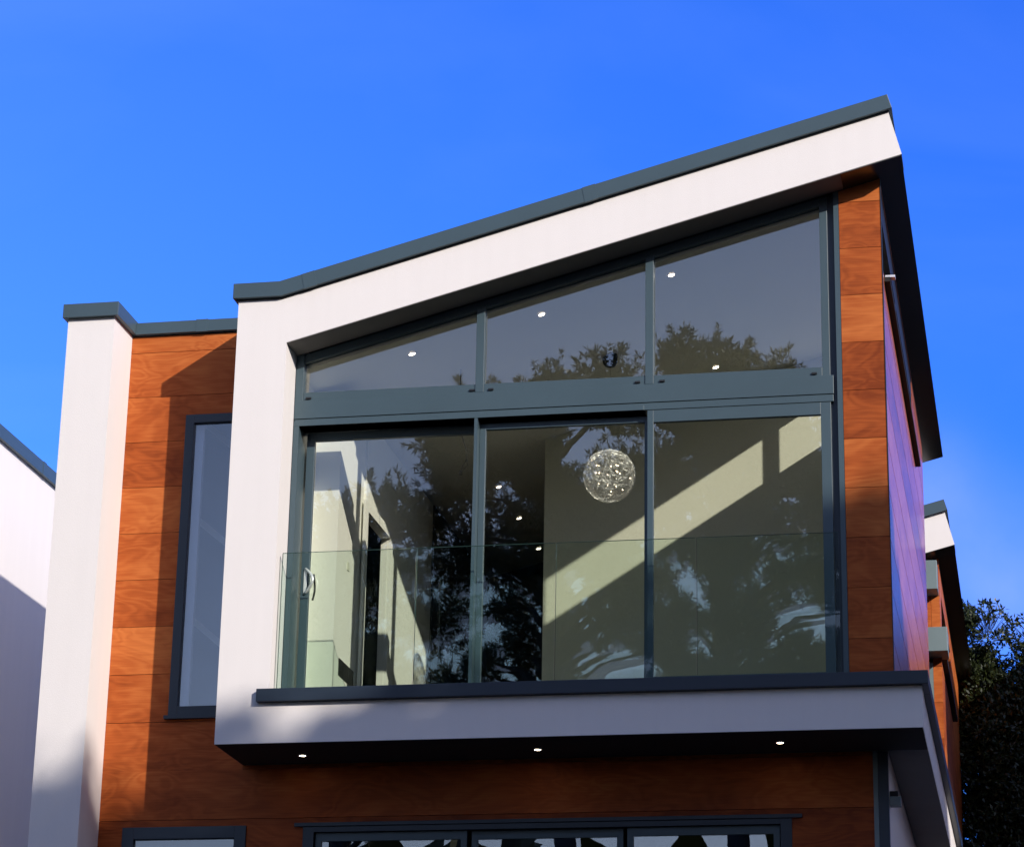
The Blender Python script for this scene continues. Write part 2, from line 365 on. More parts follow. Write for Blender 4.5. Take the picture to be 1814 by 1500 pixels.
# bow handle with two feet on the left leaf
bm = bm_new(); hy = YF+.21
pts = [(.60, hy-.002, 1.50)] + [(.60+.085*math.sin(math.pi*t), hy-.002-.05*math.sin(math.pi*t), 1.50+.24*t) for t in [i/14 for i in range(1, 14)]] + [(.60, hy-.002, 1.74)]
add_tube(bm, pts, .014, 10)
hd = obj('handle', bm, CHROME, dl, smooth=True)
box_obj('lock_plate', CHROME, dl, .588, .618, hy-.007, hy-.001, 1.50, 1.74, bevel=.003)
bm = bm_new(); pts = [(.665, hy+.052+.055*math.sin(math.pi*t), 1.46+.24*t) for t in [i/10 for i in range(11)]]; add_tube(bm, pts, .010, 8)
obj('inner_handle', bm, GASKET, dl, smooth=True)

# ---- left wing: gable wall end, timber facade, parapet
bm = bm_new(); add_box(bm, -1.80, -1.335, .35, 8.0, GZ, 4.245); obj('end_wall', bm, WHITE, H)
LWIN = (-.735, -.06, .47, 3.40); GWIN = (-1.10, .07, -2.1, -.56); SLD = (.60, 4.99, GZ+.02, -.58)
bm = bm_new()
clad(bm, 'x', -1.334, -.001, .87, .895, -.0425, 4.225, [LWIN], seed=11)
obj('upper_cladding', bm, WOOD, H)
bm = bm_new(); clad(bm, 'x', -1.334, -.001, .87, .895, GZ+.15, -.0426, [GWIN, SLD], seed=12); clad(bm, 'x', -.001, 5.70, .87, .895, GZ+.15, -.006, [GWIN, SLD], seed=12)
obj('lower_cladding', bm, WOOD, H)
bm = bm_new()
clad(bm, 'x', -1.334, -.001, .90, 1.0, .0, 4.24, [LWIN], seed=11, boards=False)
clad(bm, 'x', -1.334, 5.71, .90, 1.0, GZ, -.002, [GWIN, SLD], seed=12, boards=False)
obj('backing_wall', bm, BACK, H)
bm = bm_new(); add_box(bm, -1.334, -.001, .90, 8., 4.13, 4.238); obj('wing_roof', bm, ROOFM, H)
bm = bm_new()
add_box(bm, -1.845, -1.29, .305, .825, 4.246, 4.385); add_box(bm, -1.845, -1.29, .825, 8.05, 4.246, 4.385)
add_box(bm, -1.289, -.002, .825, .97, 4.24, 4.36)
obj('parapet_capping', bm, METAL, H, .003)
bm = bm_new(); add_box(bm, -.68, -.56, .821, .83, 4.237, 4.363); obj('parapet_joint_cover', bm, METAL, H)
# tall window of the wing
bm = bm_new(); frame_rect(bm, *LWIN, .085, .85, .93); wn = obj('tall_window', bm, NAVY, H, .003)
box_obj('pane', GLASS2, wn, LWIN[0]+.08, LWIN[1]-.08, .885, .891, LWIN[2]+.08, LWIN[3]-.08)
box_obj('sill', NAVY, wn, LWIN[0]-.03, LWIN[1]+.04, .82, .868, LWIN[2]-.035, LWIN[2]-.002)
bm = bm_new(); frame_rect(bm, *GWIN, .11, .85, .93); wn = obj('ground_window', bm, NAVY, H, .003)
box_obj('pane', GLASS2, wn, GWIN[0]+.1, GWIN[1]-.1, .885, .891, GWIN[2]+.1, GWIN[3]-.1)
# rooms behind the wing windows
bm = bm_new()
add_box(bm, -1.33, -1.25, 1.0, 1.89, .1, 4.1); add_box(bm, -.02, .06, 1.0, 1.89, .1, 4.1)
add_box(bm, -1.25, -.02, 1.80, 1.89, .1, 4.1); add_box(bm, -1.25, -.02, 1.0, 1.80, 4.0, 4.1)
add_box(bm, -1.25, -.02, 1.0, 1.80, .05, .12); add_box(bm, -.70, -.575, .94, .99, .48, 3.38)
obj('stair_hall', bm, ROOM, H)
bm = bm_new()
for k in range(3):
    add_prism(bm, [(-1.24, 1.9+k*1.0), (-.03, .9+k*1.0), (-.03, .98+k*1.0), (-1.24, 1.98+k*1.0)], 1.55, 1.59)
obj('handrail', bm, INWALL, H)

# ---- ground floor sliding door below the box
bm = bm_new(); x0, x1, z0, z1 = SLD
frame_rect(bm, x0, x1, z0, z1, .10, .86, .99, .05, .05)
add_box(bm, x0-.08, x1+.09, .845, .868, z1+.001, z1+.035)
sd = obj('ground_sliding_door', bm, NAVY, H, .002)
for i, (a, b) in enumerate(((.76, 2.10), (2.19, 3.50), (3.59, 4.88))):
    yy = .90 + .025*(i % 2); bm = bm_new()
    frame_rect(bm, a-.05, b, z0+.05, z1-.052, .055, yy, yy+.04, .075, .09); obj('rail', bm, METAL, sd)
    box_obj('pane', GLASS, sd, a, b-.05, yy+.015, yy+.021, z0+.13, z1-.122)
bm = bm_new()
add_box(bm, .30, .40, 1.0, 6., GZ, -.1); add_box(bm, 5.6, 5.7, 1.0, 6., GZ, -.1); add_box(bm, .4, 5.6, 5.9, 6., GZ, -.1)
add_box(bm, .4, 5.6, 1., 5.9, -.25, -.15)
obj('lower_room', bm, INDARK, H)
bm = bm_new(); add_box(bm, -1.33, .29, 3.0, 3.1, GZ, -.1); add_box(bm, -1.33, .29, 1.0, 3.0, -.2, -.1)
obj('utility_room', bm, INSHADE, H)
# ground floor corner: post, flank wall under the slab
bm = bm_new(); add_box(bm, 5.70, 5.74, .86, .90, GZ, -.01); obj('corner_bead', bm, GALV, H)
bm = bm_new(); add_box(bm, 5.742, 5.83, .86, .95, GZ, -.01); obj('corner_post', bm, NAVY, H)
bm = bm_new(); add_box(bm, 5.715, 5.828, .951, 8.0, GZ, -.003); obj('flank_wall', bm, WHITE, H)
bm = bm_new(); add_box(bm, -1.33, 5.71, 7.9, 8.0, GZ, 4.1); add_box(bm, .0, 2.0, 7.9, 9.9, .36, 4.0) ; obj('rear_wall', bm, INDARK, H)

# ---- interior of the upper room
bm = bm_new(); add_box(bm, .49, 5.83, .62, 7.88, .362, .44); obj('interior_floor', bm, FLOOR, H)
cz = lambda x: 3.50 + SL*x
bm = bm_new(); add_prism(bm, [(.475, cz(.475)), (5.834, cz(5.834)), (5.834, cz(5.834)+.1), (.475, cz(.475)+.1)], .442, 7.89); obj('ceiling', bm, CEIL, H)
bm = bm_new()
DOOR = (2.02, 2.93, .44, 2.72)
add_box(bm, .474, .49, .66, 1.0, .44, cz(.474)-.002)
add_box(bm, .474, .77, 1.0, 1.55, .44, cz(.474)-.002)
for a, b, z0, z1 in ((1.55, DOOR[0], .44, 9), (DOOR[0], DOOR[1], DOOR[3], 9), (DOOR[1], 7.88, .44, 9)):
    add_box(bm, .70, .745 if a < 2 else .769, a, b, z0, min(z1, cz(.70)-.002))
obj('left_interior_wall', bm, INWALL, H)
bm = bm_new()
add_box(bm, .77, .80, DOOR[0]-.10, DOOR[0]-.005, .44, DOOR[3]+.10); add_box(bm, .77, .80, DOOR[1]+.005, DOOR[1]+.10, .44, DOOR[3]+.10)
add_box(bm, .77, .799, DOOR[0]-.005, DOOR[1]+.005, DOOR[3]+.005, DOOR[3]+.10)
obj('door_architrave', bm, INWALL, H)
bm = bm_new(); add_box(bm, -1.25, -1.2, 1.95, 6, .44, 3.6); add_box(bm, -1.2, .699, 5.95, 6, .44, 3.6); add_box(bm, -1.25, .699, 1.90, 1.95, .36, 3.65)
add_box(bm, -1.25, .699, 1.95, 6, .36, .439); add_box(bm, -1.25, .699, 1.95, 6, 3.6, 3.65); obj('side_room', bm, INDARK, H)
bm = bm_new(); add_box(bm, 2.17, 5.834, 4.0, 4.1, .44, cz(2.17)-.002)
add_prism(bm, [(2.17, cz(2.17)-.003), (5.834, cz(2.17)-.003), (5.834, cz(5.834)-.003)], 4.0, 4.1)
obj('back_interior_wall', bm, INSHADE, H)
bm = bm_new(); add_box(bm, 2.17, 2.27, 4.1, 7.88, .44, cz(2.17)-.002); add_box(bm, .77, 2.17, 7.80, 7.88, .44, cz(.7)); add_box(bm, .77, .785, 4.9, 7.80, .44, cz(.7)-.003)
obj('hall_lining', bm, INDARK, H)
# right inner wall between glazing and strip window
bm = bm_new()
for c0, c1 in zip((.44, SW[2], SW[3]), (SW[2], SW[3], cz(5.80)-.002)):
    for s0, s1 in cut_ranges(.47, 4.0, [SW[:2]] if c0 == SW[2] else []): add_box(bm, 5.80, 5.834, s0, s1, c0, c1)
obj('right_interior_wall', bm, INWALL, H)

# ================================================================== fittings
box_o = bm_new()
for k in range(3): add_box(box_o, .7705, .778, 1.215+k*.185, 1.385+k*.185, .90, 1.06)
s = obj('wall_socket', box_o, BLACKP); tag(s, 'black triple socket plate low on the sunlit left interior wall', 'socket')
bm = bm_new(); add_box(bm, .7705, .777, 1.38, 1.46, 1.96, 2.04); s = obj('light_switch', bm, INSHADE); tag(s, 'small pale switch plate beside the dark inner doorway', 'light switch')
def downlight(name, label, cat, x, y, z, slope, mat, group, r=.045):
    t = thing(name, label, cat, (x, y, z), group)
    bm = bm_new(); add_disc(bm, (x, y, z-.012), r, .006, 24, slope); obj('lens', bm, mat, t)
    bm = bm_new(); add_tube(bm, [(x + (r+.008)*math.cos(a), y + (r+.008)*math.sin(a), z-.008 + slope*(r+.008)*math.cos(a)) for a in [2*math.pi*i/24 for i in range(25)]], .007, 6); obj('bezel', bm, WHITE, t)
G1 = 'recessed spotlights in the sloping upper ceiling'
downlight('ceiling_light', 'small round lit spotlight seen through the upper left pane', 'ceiling light', 1.48, .80, cz(1.48), SL, LAMPIN, G1, .028)
downlight('ceiling_light', 'small round lit spotlight seen through the upper middle pane', 'ceiling light', 2.72, .80, cz(2.72), SL, LAMPIN, G1, .028)
downlight('ceiling_light', 'round lit spotlight high in the upper right pane', 'ceiling light', 3.95, .80, cz(3.95), SL, LAMPIN, G1, .028)
downlight('ceiling_light', 'round lit spotlight low in the upper right pane, just above the transom', 'ceiling light', 4.05, 3.40, cz(4.05), SL, LAMPIN, G1, .028)
for y, lab in ((4.96, 'nearest'), (6.13, 'middle'), (7.35, 'farthest')):
    downlight('ceiling_light', lab + ' warm spotlight of three receding along the dark hall ceiling', 'ceiling light', 1.48, y, cz(1.48), SL, LAMPIN, G1, .023)
G2 = 'spotlights under the projecting box'
for x, y, lab in ((.67, .49, 'leftmost spotlight in the black underside of the box'), (2.81, .47, 'middle spotlight in the black underside of the box'), (4.94, .42, 'rightmost spotlight in the black underside of the box')):
    downlight('soffit_light', lab, 'spotlight', x, y, -.001, 0, LAMP, G2, .025)
for px, lab in ((1.72, 'warm spotlight behind the left glass of the ground floor door'), (3.28, 'warm spotlight behind the middle glass of the ground floor door')):
    downlight('indoor_spotlight', lab, 'spotlight', px-.06, 1.20, -.60, 0, LAMP, 'spotlights in the ground floor room', .05)
# wall lamp on the flank
t = thing('wall_lamp', 'small pale box lamp on the white flank wall beneath the box', 'wall lamp', (5.87, 1.05, -.42))
bm = bm_new(); add_box(bm, 5.829, 5.925, 1.0, 1.10, -.46, -.38); obj('housing', bm, GALV, t, .004)
bm = bm_new(); add_box(bm, 5.829, 5.90, 1.02, 1.08, -.378, -.33); obj('bracket', bm, BLACKP, t)
# frameless glass balustrade
B = thing('glass_balustrade', 'frameless green tinted glass balustrade standing on the balcony sill', 'balustrade', (3, .11, .478))
for a, b in ((.515, 1.745), (1.757, 3.008), (3.020, 4.256), (4.268, 5.50)):
    g = box_obj('glass_panel', BALG, B, a, b, .10, .115, .482, 1.758)
    bm = bm_new(); add_box(bm, a, b, .1005, .1145, 1.7585, 1.7615); add_box(bm, a-.0035, a-.0005, .1005, .1145, .49, 1.758); obj('polished_edge', bm, EDGE, g)
box_obj('base_channel', NAVY, B, .484, 5.50, .085, .13, .4785, .4815)
# globe pendant of tangled bright wire
gc = Vector((3.13, 2.31, 3.085)); gr = .262
t = thing('pendant_lamp', 'round pendant lamp of tangled silver wire with tiny bulbs, hanging behind the middle door', 'pendant lamp', tuple(gc))
rnd = random.Random(5)
bm = bm_new()
def unit(r): 
    while True:
        v = Vector((r.uniform(-1, 1), r.uniform(-1, 1), r.uniform(-1, 1)))
        if .05 < v.length < 1: return v.normalized()
for i in range(900):
    n = unit(rnd); a = n.orthogonal().normalized(); b = n.cross(a); off = rnd.uniform(-.75, .75); rr = math.sqrt(1-off*off)
    s0 = rnd.uniform(0, 6.28); ln = rnd.uniform(.5, 1.6); k = rnd.uniform(.93, 1.0) * gr
    add_tube(bm, [gc + (n*off + (a*math.cos(s0+ln*j/8) + b*math.sin(s0+ln*j/8))*rr)*k*(1+.02*math.sin(j*2.1+i)) for j in range(9)], .0010, 3, False)
obj('wire_globe', bm, WIRE, t)
for i in range(18):
    bm = bm_new(); p = gc + unit(rnd)*gr*rnd.uniform(.5, .9); bmesh.ops.create_icosphere(bm, subdivisions=1, radius=.0045, matrix=Matrix.Translation(p)); obj('bulb', bm, BULB, t)
cx, cy = 3.13, 2.31; czz = cz(cx)
bm = bm_new(); n_ = 16
prof = [(.0, -.11), (.05, -.105), (.072, -.07), (.076, -.02), (.07, .0)]
rings = [[bm.verts.new((cx + r*math.cos(2*math.pi*k/n_), cy + r*math.sin(2*math.pi*k/n_), czz + z + SL*r*math.cos(2*math.pi*k/n_)*(1+z/.11))) for k in range(n_)] for r, z in prof[1:]]
for i in range(len(rings)-1):
    for k in range(n_): bm.faces.new((rings[i][k], rings[i][(k+1) % n_], rings[i+1][(k+1) % n_], rings[i+1][k]))
bm.faces.new(list(reversed(rings[0]))); obj('canopy', bm, BLACKP, t, smooth=True)
bm = bm_new(); add_tube(bm, [(cx, cy, czz-.10), (cx+.004, cy, czz-.5), (gc.x, gc.y, gc.z+gr)], .0016, 6); obj('cord', bm, BLACKP, t)
# loose cable
bm = bm_new()
add_tube(bm, [(1.80, 1.5, cz(1.8)-.01), (1.80, 1.5, 3.42), (1.83, 1.5, 3.28), (1.875, 1.5, 3.14), (1.88, 1.5, 3.05), (1.845, 1.5, 2.98), (1.825, 1.5, 2.93)], .0045, 6)
add_tube(bm, [(1.88, 1.5, 3.05), (1.89, 1.5, 2.99), (1.86, 1.5, 2.95)], .004, 6); add_box(bm, 1.812, 1.836, 1.49, 1.51, 2.895, 2.935)
s = obj('hanging_cable', bm, BLACKP); tag(s, 'loose black cable dangling from the ceiling behind the left door', 'cable')

# ================================================================== HOUSE BEHIND (same design, further back)
OX, OY, OZ = .05, 10.3, -.64
H2 = thing('rear_house', 'second white and timber house with sloping eave, farther back behind the main house', 'house', (3, 14, GZ))
def off(pts): return [(x+OX, z+OZ) for x, z in pts]
bm = bm_new(); add_prism(bm, off([(.481, head(.481)), (6.153, head(6.153)), (6.042, 5.691), (.42, 4.2), (0, 4.2), (0, 3.3), (.481, 3.3)]), OY, OY+.345); obj('fascia', bm, WHITE, H2)
bm = bm_new(); add_prism(bm, off([(5.2, head(5.2)+.004), (6.148, head(6.148)+.004), (6.10, head(6.10)+.3), (5.2, head(5.2)+.25)]), OY+.346, 17.36)
add_prism(bm, off([(.49, head(.49)-.008), (6.15, head(6.15)-.008), (6.15, head(6.15)-.002), (.49, head(.49)-.002)]), OY+.003, OY+.4); obj('soffit', bm, SOFFIT, H2)
bm = bm_new(); add_prism(bm, off([(-.045, 4.2), (.42, 4.2), (6.08, roofl(6.08)), (6.04, roofl(6.04)+.148), (.40, 4.348), (-.045, 4.348)]), OY-.05, OY+.16)
add_prism(bm, off([(5.86, roofl(5.86)), (6.08, roofl(6.08)), (6.04, roofl(6.04)+.148), (5.86, roofl(5.86)+.148)]), OY+.16, 17.40); obj('roof_capping', bm, METAL, H2)
bm = bm_new(); add_prism(bm, off([(.02, 3.9), (5.9, head(5.9)+.13), (5.9, 5.6), (.02, 4.1)]), OY+.35, 17.3); obj('roof', bm, ROOFM, H2)
bm = bm_new(); add_box(bm, .1, 5.94, OY+.42, 17.3, GZ, 3.2); add_prism(bm, [(.1, 3.2), (5.94, 3.2), (5.94, head(5.89)+OZ), (.1, head(.05)+OZ)], OY+.42, 17.3); obj('wall', bm, BACK, H2)
bm = bm_new(); clad(bm, 'x', 5.875, 5.982, OY+.36, OY+.41, GZ+.1, 4.9, top=lambda x: head(x-OX)+OZ-.012, seed=21)
clad(bm, 'x', 5.70, 5.872, OY+.36, OY+.41, 3.57, 4.9, top=lambda x: head(x-OX)+OZ-.012, seed=21); obj('front_cladding', bm, WOOD, H2)
bm = bm_new(); clad(bm, 'y', OY+.375, 17.35, 5.945, 5.98, GZ+.1, head(5.93)+OZ-.004, [(11.2, 14.1, 3.45, 4.2)], seed=22, gap=.004); obj('side_cladding', bm, WOOD, H2)
bm = bm_new(); add_box(bm, 5.80, 5.873, OY+.33, OY+.415, GZ, 3.2); obj('window_trim', bm, GALV, H2)
w = box_obj('strip_window', BLACKP, H2, 5.93, 6.045, OY+.47, 14.3, 3.265, 3.33)
box_obj('pane', GLASS2, w, 5.955, 5.965, 11.2, 14.1, 3.45, 4.2)
bm = bm_new(); add_box(bm, 4.9, 5.972, OY+.02, OY+.40, 4.06, 4.43); obj('window_hood', bm, GALV, H2, .004)
bm = bm_new(); add_box(bm, 4.9, 6.072, OY+.0, OY+.46, 3.26, 3.565); obj('window_hood', bm, GALV, H2, .004)

# ================================================================== HOUSE ON THE LEFT
H3 = thing('neighbour_house', 'plain white rendered house wall with grey coping at the left edge', 'house', (-7, 6, GZ))
bm = bm_new(); add_box(bm, -10.5, -4.05, 1.0, 11., GZ, 4.445); obj('wall', bm, WHITE, H3)
bm = bm_new(); add_box(bm, -10.55, -4.0, .95, 11.05, 4.446, 4.60); obj('roof_capping', bm, METAL, H3, .004)
bm = bm_new(); add_box(bm, -4.048, -4.035, 5.55, 5.61, 4.2, 4.443); 
bm.free()
bm = bm_new(); add_box(bm, -4.002, -3.996, 5.5, 5.6, 4.444, 4.603); obj('capping_joint_cover', bm, METAL, H3)
bm = bm_new(); frame_rect(bm, -8.5, -6.0, .3, 2.4, .08, .93, .998); w = obj('window', bm, NAVY, H3); box_obj('pane', GLASS2, w, -8.42, -6.08, .96, .97, .38, 2.32)

# house added out of view on the right, a blocker that shades the rear house
H4 = thing('neighbour_house', 'unseen plain house added at the right to shade the side of the rear house', 'house', (13, 12, GZ))
bm = bm_new(); add_box(bm, 9.7, 20., 8.0, 19., GZ, 6.3); add_box(bm, 15., 20., 1.9, 7.999, GZ, 6.3); obj('wall', bm, WHITE, H4)
bm = bm_new(); add_box(bm, 9.65, 20.05, 7.95, 19.05, 6.301, 6.40); add_box(bm, 14.95, 20.05, 1.951, 7.949, 6.301, 6.40); obj('roof_capping', bm, METAL, H4, .004)
for k in range(2):
    bm = bm_new(); frame_rect(bm, 10.8+3*k, 12.6+3*k, 2.2, 4.2, .08, 7.93, 7.998); w = obj('window', bm, NAVY, H4); box_obj('pane', GLASS2, w, 10.88+3*k, 12.52+3*k, 7.96, 7.97, 2.28, 4.12)

# ================================================================== TREES
TWIG = simple('dark_twig', (.018, .015, .010), .9)
TRUNK = simple('bark', (.07, .05, .035), .9, .35, 6., .8, 12.)
LEAF = leaf_mat('glossy_evergreen_leaf', (.006, .011, .003), (.040, .052, .012), .42)
PINE = leaf_mat('pine_needles', (.020, .030, .010), (.055, .065, .022), .6)
def leaf_quad(bm, p, d, up, l, w):
    s = d.cross(up);  s = s.normalized() if s.length > 1e-4 else Vector((1, 0, 0))
    v = [bm.verts.new(p), bm.verts.new(p + d*l*.45 + s*w*.5), bm.verts.new(p + d*l), bm.verts.new(p + d*l*.45 - s*w*.5)]
    bm.faces.new(v)
def broadleaf(name, label, base, top, crown, nclump, leaves, l, w, seed, thin=(), nthin=0):
    """crown: list of ellipsoids (centre, radii); twigs end in rosettes of pointed leaves"""
    r = random.Random(seed); t = thing(name, label, 'tree', base)
    bm = bm_new(); b = Vector(base); tp = Vector(top)
    add_tube(bm, [b, b.lerp(tp, .35)+Vector((.08, .05, 0)), b.lerp(tp, .7)+Vector((-.1, 0, 0)), tp], [.22, .17, .11, .03], 10)
    for i in range(26):
        c, rad = crown[r.randrange(len(crown))]; e = Vector(c) + Vector([q*k for q, k in zip(unit(r), rad)])*.85
        s = b.lerp(tp, r.uniform(.3, .95)); m = s.lerp(e, .5) + Vector((0, 0, .25))
        add_tube(bm, [s, m, e], [.06, .03, .008], 6)
    obj('trunk', bm, TWIG, t)
    bm = bm_new(); tw = bm_new(); nl = 0
    for i in range(nclump + nthin):
        c, rad = crown[i % len(crown)] if i < nclump else thin[i % len(thin)]; u = unit(r); k = r.uniform(.55, 1.0)**.6
        p = Vector(c) + Vector([q*s for q, s in zip(u, rad)])*k*(1+.22*noise.noise(u*3.1+Vector(c)))
        if i % 3 == 0 or i >= nclump: add_tube(tw, [p, p - u*.25 - Vector((0, 0, .1))], [.003, .006], 3, False)
        ax = (u + Vector((0, 0, .6)) + unit(r)*.5).normalized()
        for j in range(leaves):
            d = (ax*r.uniform(-.1, .9) + unit(r)*.9).normalized()
            leaf_quad(bm, p + unit(r)*.05*r.random(), d, (ax+unit(r)*.5).normalized(), l*r.uniform(.7, 1.2), w*r.uniform(.8, 1.2))
    obj('crown', bm, LEAF, t); obj('twigs', tw, TWIG, t)
    return t
broadleaf('evergreen_tree', 'dark glossy evergreen tree rising beside the rear house at the right edge', (8.6, 17.6, GZ), (7.6, 17.6, 5.3),
          [((8.2, 17.5, 2.2), (2.4, 1.6, 2.9)), ((6.75, 17.45, 3.4), (.95, .9, 1.4)), ((7.5, 17.4, 4.0), (1.1, 1.0, 1.25)), ((6.6, 17.4, 1.5), (.95, 1.0, 2.0)), ((7.0, 17.4, -.3), (1.3, 1.0, 1.9)), ((6.3, 17.6, 4.2), (.4, .5, .95)),
           ((7.0, 17.4, 2.6), (.8, .9, 2.0))], 20000, 9, .082, .034, 3,
          [((6.45, 17.4, 5.35), (.42, .4, .48)), ((7.25, 17.4, 5.25), (.6, .4, .42)), ((6.1, 17.4, 5.55), (.22, .3, .25))], 330)

def pine(name, label, base, h, clumps, seed, cat='tree', needle=.30):
    """a pine: trunk, limbs to each tuft, tufts of needle sprays"""
    r = random.Random(seed); t = thing(name, label, cat, base)
    b = Vector(base); tp = b + Vector((0, 0, h)); bm = bm_new()
    add_tube(bm, [b, b.lerp(tp, .4)+Vector((.25, .1, 0)), b.lerp(tp, .75)+Vector((-.15, .1, 0)), tp], [.34, .27, .18, .06], 10)
    for c, rad in clumps:
        c = Vector(c); zt = min(max(c.z - b.z - .9, h*.35), h*.97); s = b + Vector((0, 0, zt))
        add_tube(bm, [s, s.lerp(c, .5) + Vector((0, 0, .3)), c], [.09, .06, .02], 5)
    obj('trunk', bm, TRUNK, t)
    g = np.random.default_rng(seed); P = []; D = []; Ln = []; Wd = []
    def usph(n):
        v = g.normal(size=(n, 3)); return v/np.linalg.norm(v, axis=1, keepdims=True)
    for c, rad in clumps:
        vol = rad[0]*rad[1]*rad[2]; ns = int(150*vol**.67) + 25          # sprays of needles
        u = usph(ns); cen = np.array(c) + u*np.array(rad)*(g.random((ns, 1))**.45)
        ax = u + np.array([0, 0, .6]) + usph(ns)*.5; ax /= np.linalg.norm(ax, axis=1, keepdims=True)
        k = 26; pp = np.repeat(cen, k, 0) + np.repeat(ax, k, 0)*g.random((ns*k, 1))*.22; d = np.repeat(ax, k, 0)*.7 + usph(ns*k)*.8
        P.append(pp); D.append(d); Ln.append(g.uniform(.10, .19, ns*k)); Wd.append(g.uniform(.018, .032, ns*k))
        n2 = ns*(5 if rad[0] > .6 and c[2] > 11.8 else 1); u = usph(n2); P.append(np.array(c) + u*np.array(rad)*.75*(g.random((n2, 1))**.5)); D.append(usph(n2)); Ln.append(g.uniform(.15, .28, n2)); Wd.append(g.uniform(.06, .12, n2))
    leaves_obj('crown', np.concatenate(P), np.concatenate(D), np.concatenate(Ln), np.concatenate(Wd), PINE, t, g); return t
def leaves_obj(name, P, D, Ln, Wd, mat, parent, g):
    D = D/np.linalg.norm(D, axis=1, keepdims=True); n = len(P)
    S = np.cross(D, g.normal(size=(n, 3))); S /= np.linalg.norm(S, axis=1, keepdims=True) + 1e-9
    L_ = Ln[:, None]; W_ = Wd[:, None]*.5
    V = np.stack([P, P + D*L_*.45 + S*W_, P + D*L_, P + D*L_*.45 - S*W_], 1).reshape(-1, 3).astype(np.float32)
    me = bpy.data.meshes.new(name); me.vertices.add(4*n); me.vertices.foreach_set('co', V.ravel())
    me.loops.add(4*n); me.loops.foreach_set('vertex_index', np.arange(4*n, dtype=np.int32))
    me.polygons.add(n); me.polygons.foreach_set('loop_start', np.arange(0, 4*n, 4, dtype=np.int32)); me.update(calc_edges=True); me.validate()
    me.materials.append(mat); o = bpy.data.objects.new(name, me); COL.objects.link(o)
    if parent is not None: o.parent = parent; o.matrix_parent_inverse = Matrix.Translation(-world_loc(parent))
    return o
def tufts(x0, x1, y, z0, z1, n, seed, rad=.7):
    r = random.Random(seed)
    return [((r.uniform(x0, x1), y + r.uniform(-1.2, 1.2), r.uniform(z0, z1)), (rad*r.uniform(.6, 1.3), rad*r.uniform(.6, 1.2), rad*r.uniform(.35, .6))) for _ in range(n)]
GP = 'pines across the street'
pine('pine_tree', 'tall pine across the street, mirrored in the middle door glass', (-2.6, -30, -6.6), 20.8,
     [((-4.4, -30, 14.1), (.7, .8, .55)), ((-2.75, -30, 14.4), (.75, .8, .7)), ((-1.55, -30, 14.5), (.7, .8, .75)), ((-3.6, -30, 13.5), (1.1, 1, .7)), ((-1.2, -30, 13.9), (.9, 1, .6)), ((-4.9, -30, 13.0), (.8, .8, .6))]
     + tufts(-5.3, -.6, -30, 10.4, 13.6, 30, 1, .8) + tufts(-5.0, 0, -30, 6.0, 11.5, 80, 2, .32), 31)
pine('pine_tree', 'tallest pine across the street, mirrored in the upper right pane', (.9, -30.5, -6.6), 21.6,
     [((.0, -30, 14.9), (.8, .8, .7)), ((.95, -30, 14.8), (.7, .8, .7)), ((.4, -30, 13.9), (1.3, 1, .8)), ((1.6, -30, 14.2), (.6, .8, .6)), ((2.25, -30, 14.3), (.45, .6, .65)), ((2.7, -30, 13.8), (.6, .6, .5))]
     + tufts(-.8, 3.2, -30, 10.6, 13.8, 24, 3, .75) + tufts(-.5, 3.6, -30, 5.6, 12.5, 90, 4, .30) + tufts(.9, 4.0, -30, 6.6, 10.2, 30, 14, .24) + tufts(-1.2, 1.2, -30, 7.0, 9.6, 14, 15, .24), 32)
pine('pine_tree', 'lower bushy pine across the street, mirrored at the left of the doors', (-7.6, -31, -6.6), 19.,
     [((-6.7, -30, 12.1), (.5, .6, .6)), ((-6.0, -30, 12.0), (.45, .6, .7)), ((-5.5, -30, 11.6), (.5, .6, .6)), ((-7.6, -31, 12.0), (.9, .9, .6))]
     + tufts(-9.3, -5.0, -30.5, 8.0, 11.7, 40, 5, .75) + tufts(-9, -4.6, -30, 5.5, 8.5, 24, 6, .55), 33)
# broad trees up the street whose shade lies over the lower facade
def shade_tree(name, label, base, c, rad, n, seed, size=.55):
    r = random.Random(seed); t = thing(name, label, 'tree', base); b = Vector(base); c = Vector(c)
    bm = bm_new(); add_tube(bm, [b, b.lerp(c, .5)+Vector((.3, 0, 0)), c + Vector((0, 0, rad[2]*.6))], [.45, .35, .08], 10)
    for i in range(22):
        e = c + Vector([q*s for q, s in zip(unit(r), rad)])*.75; s = b.lerp(c, r.uniform(.6, 1.)); add_tube(bm, [s, s.lerp(e, .5)+Vector((0, 0, .4)), e], [.13, .08, .02], 5)
    obj('trunk', bm, TRUNK, t)
    bm = bm_new()
    for i in range(n):
        u = unit(r); k = r.random()**.4*(1+.10*noise.noise(u*2.3+c)); p = c + Vector([q*s for q, s in zip(u, rad)])*k
        leaf_quad(bm, p, unit(r), unit(r), size*r.uniform(.5, 1.2), size*.6)
    obj('crown', bm, PINE, t)
shade_tree('oak_tree', 'broad dense tree up the street to the right, shading the lower facade', (27.5, -19.5, -6.4), (27.2, -19.7, 8.8), (8.2, 8.2, 5.8), 42000, 41, .62)

shade_tree('oak_tree', 'smaller round tree beside the broad one up the street', (22.6, -24.6, -6.5), (22.4, -24.8, 10.15), (5.4, 5.4, 5.1), 20000, 43, .62)
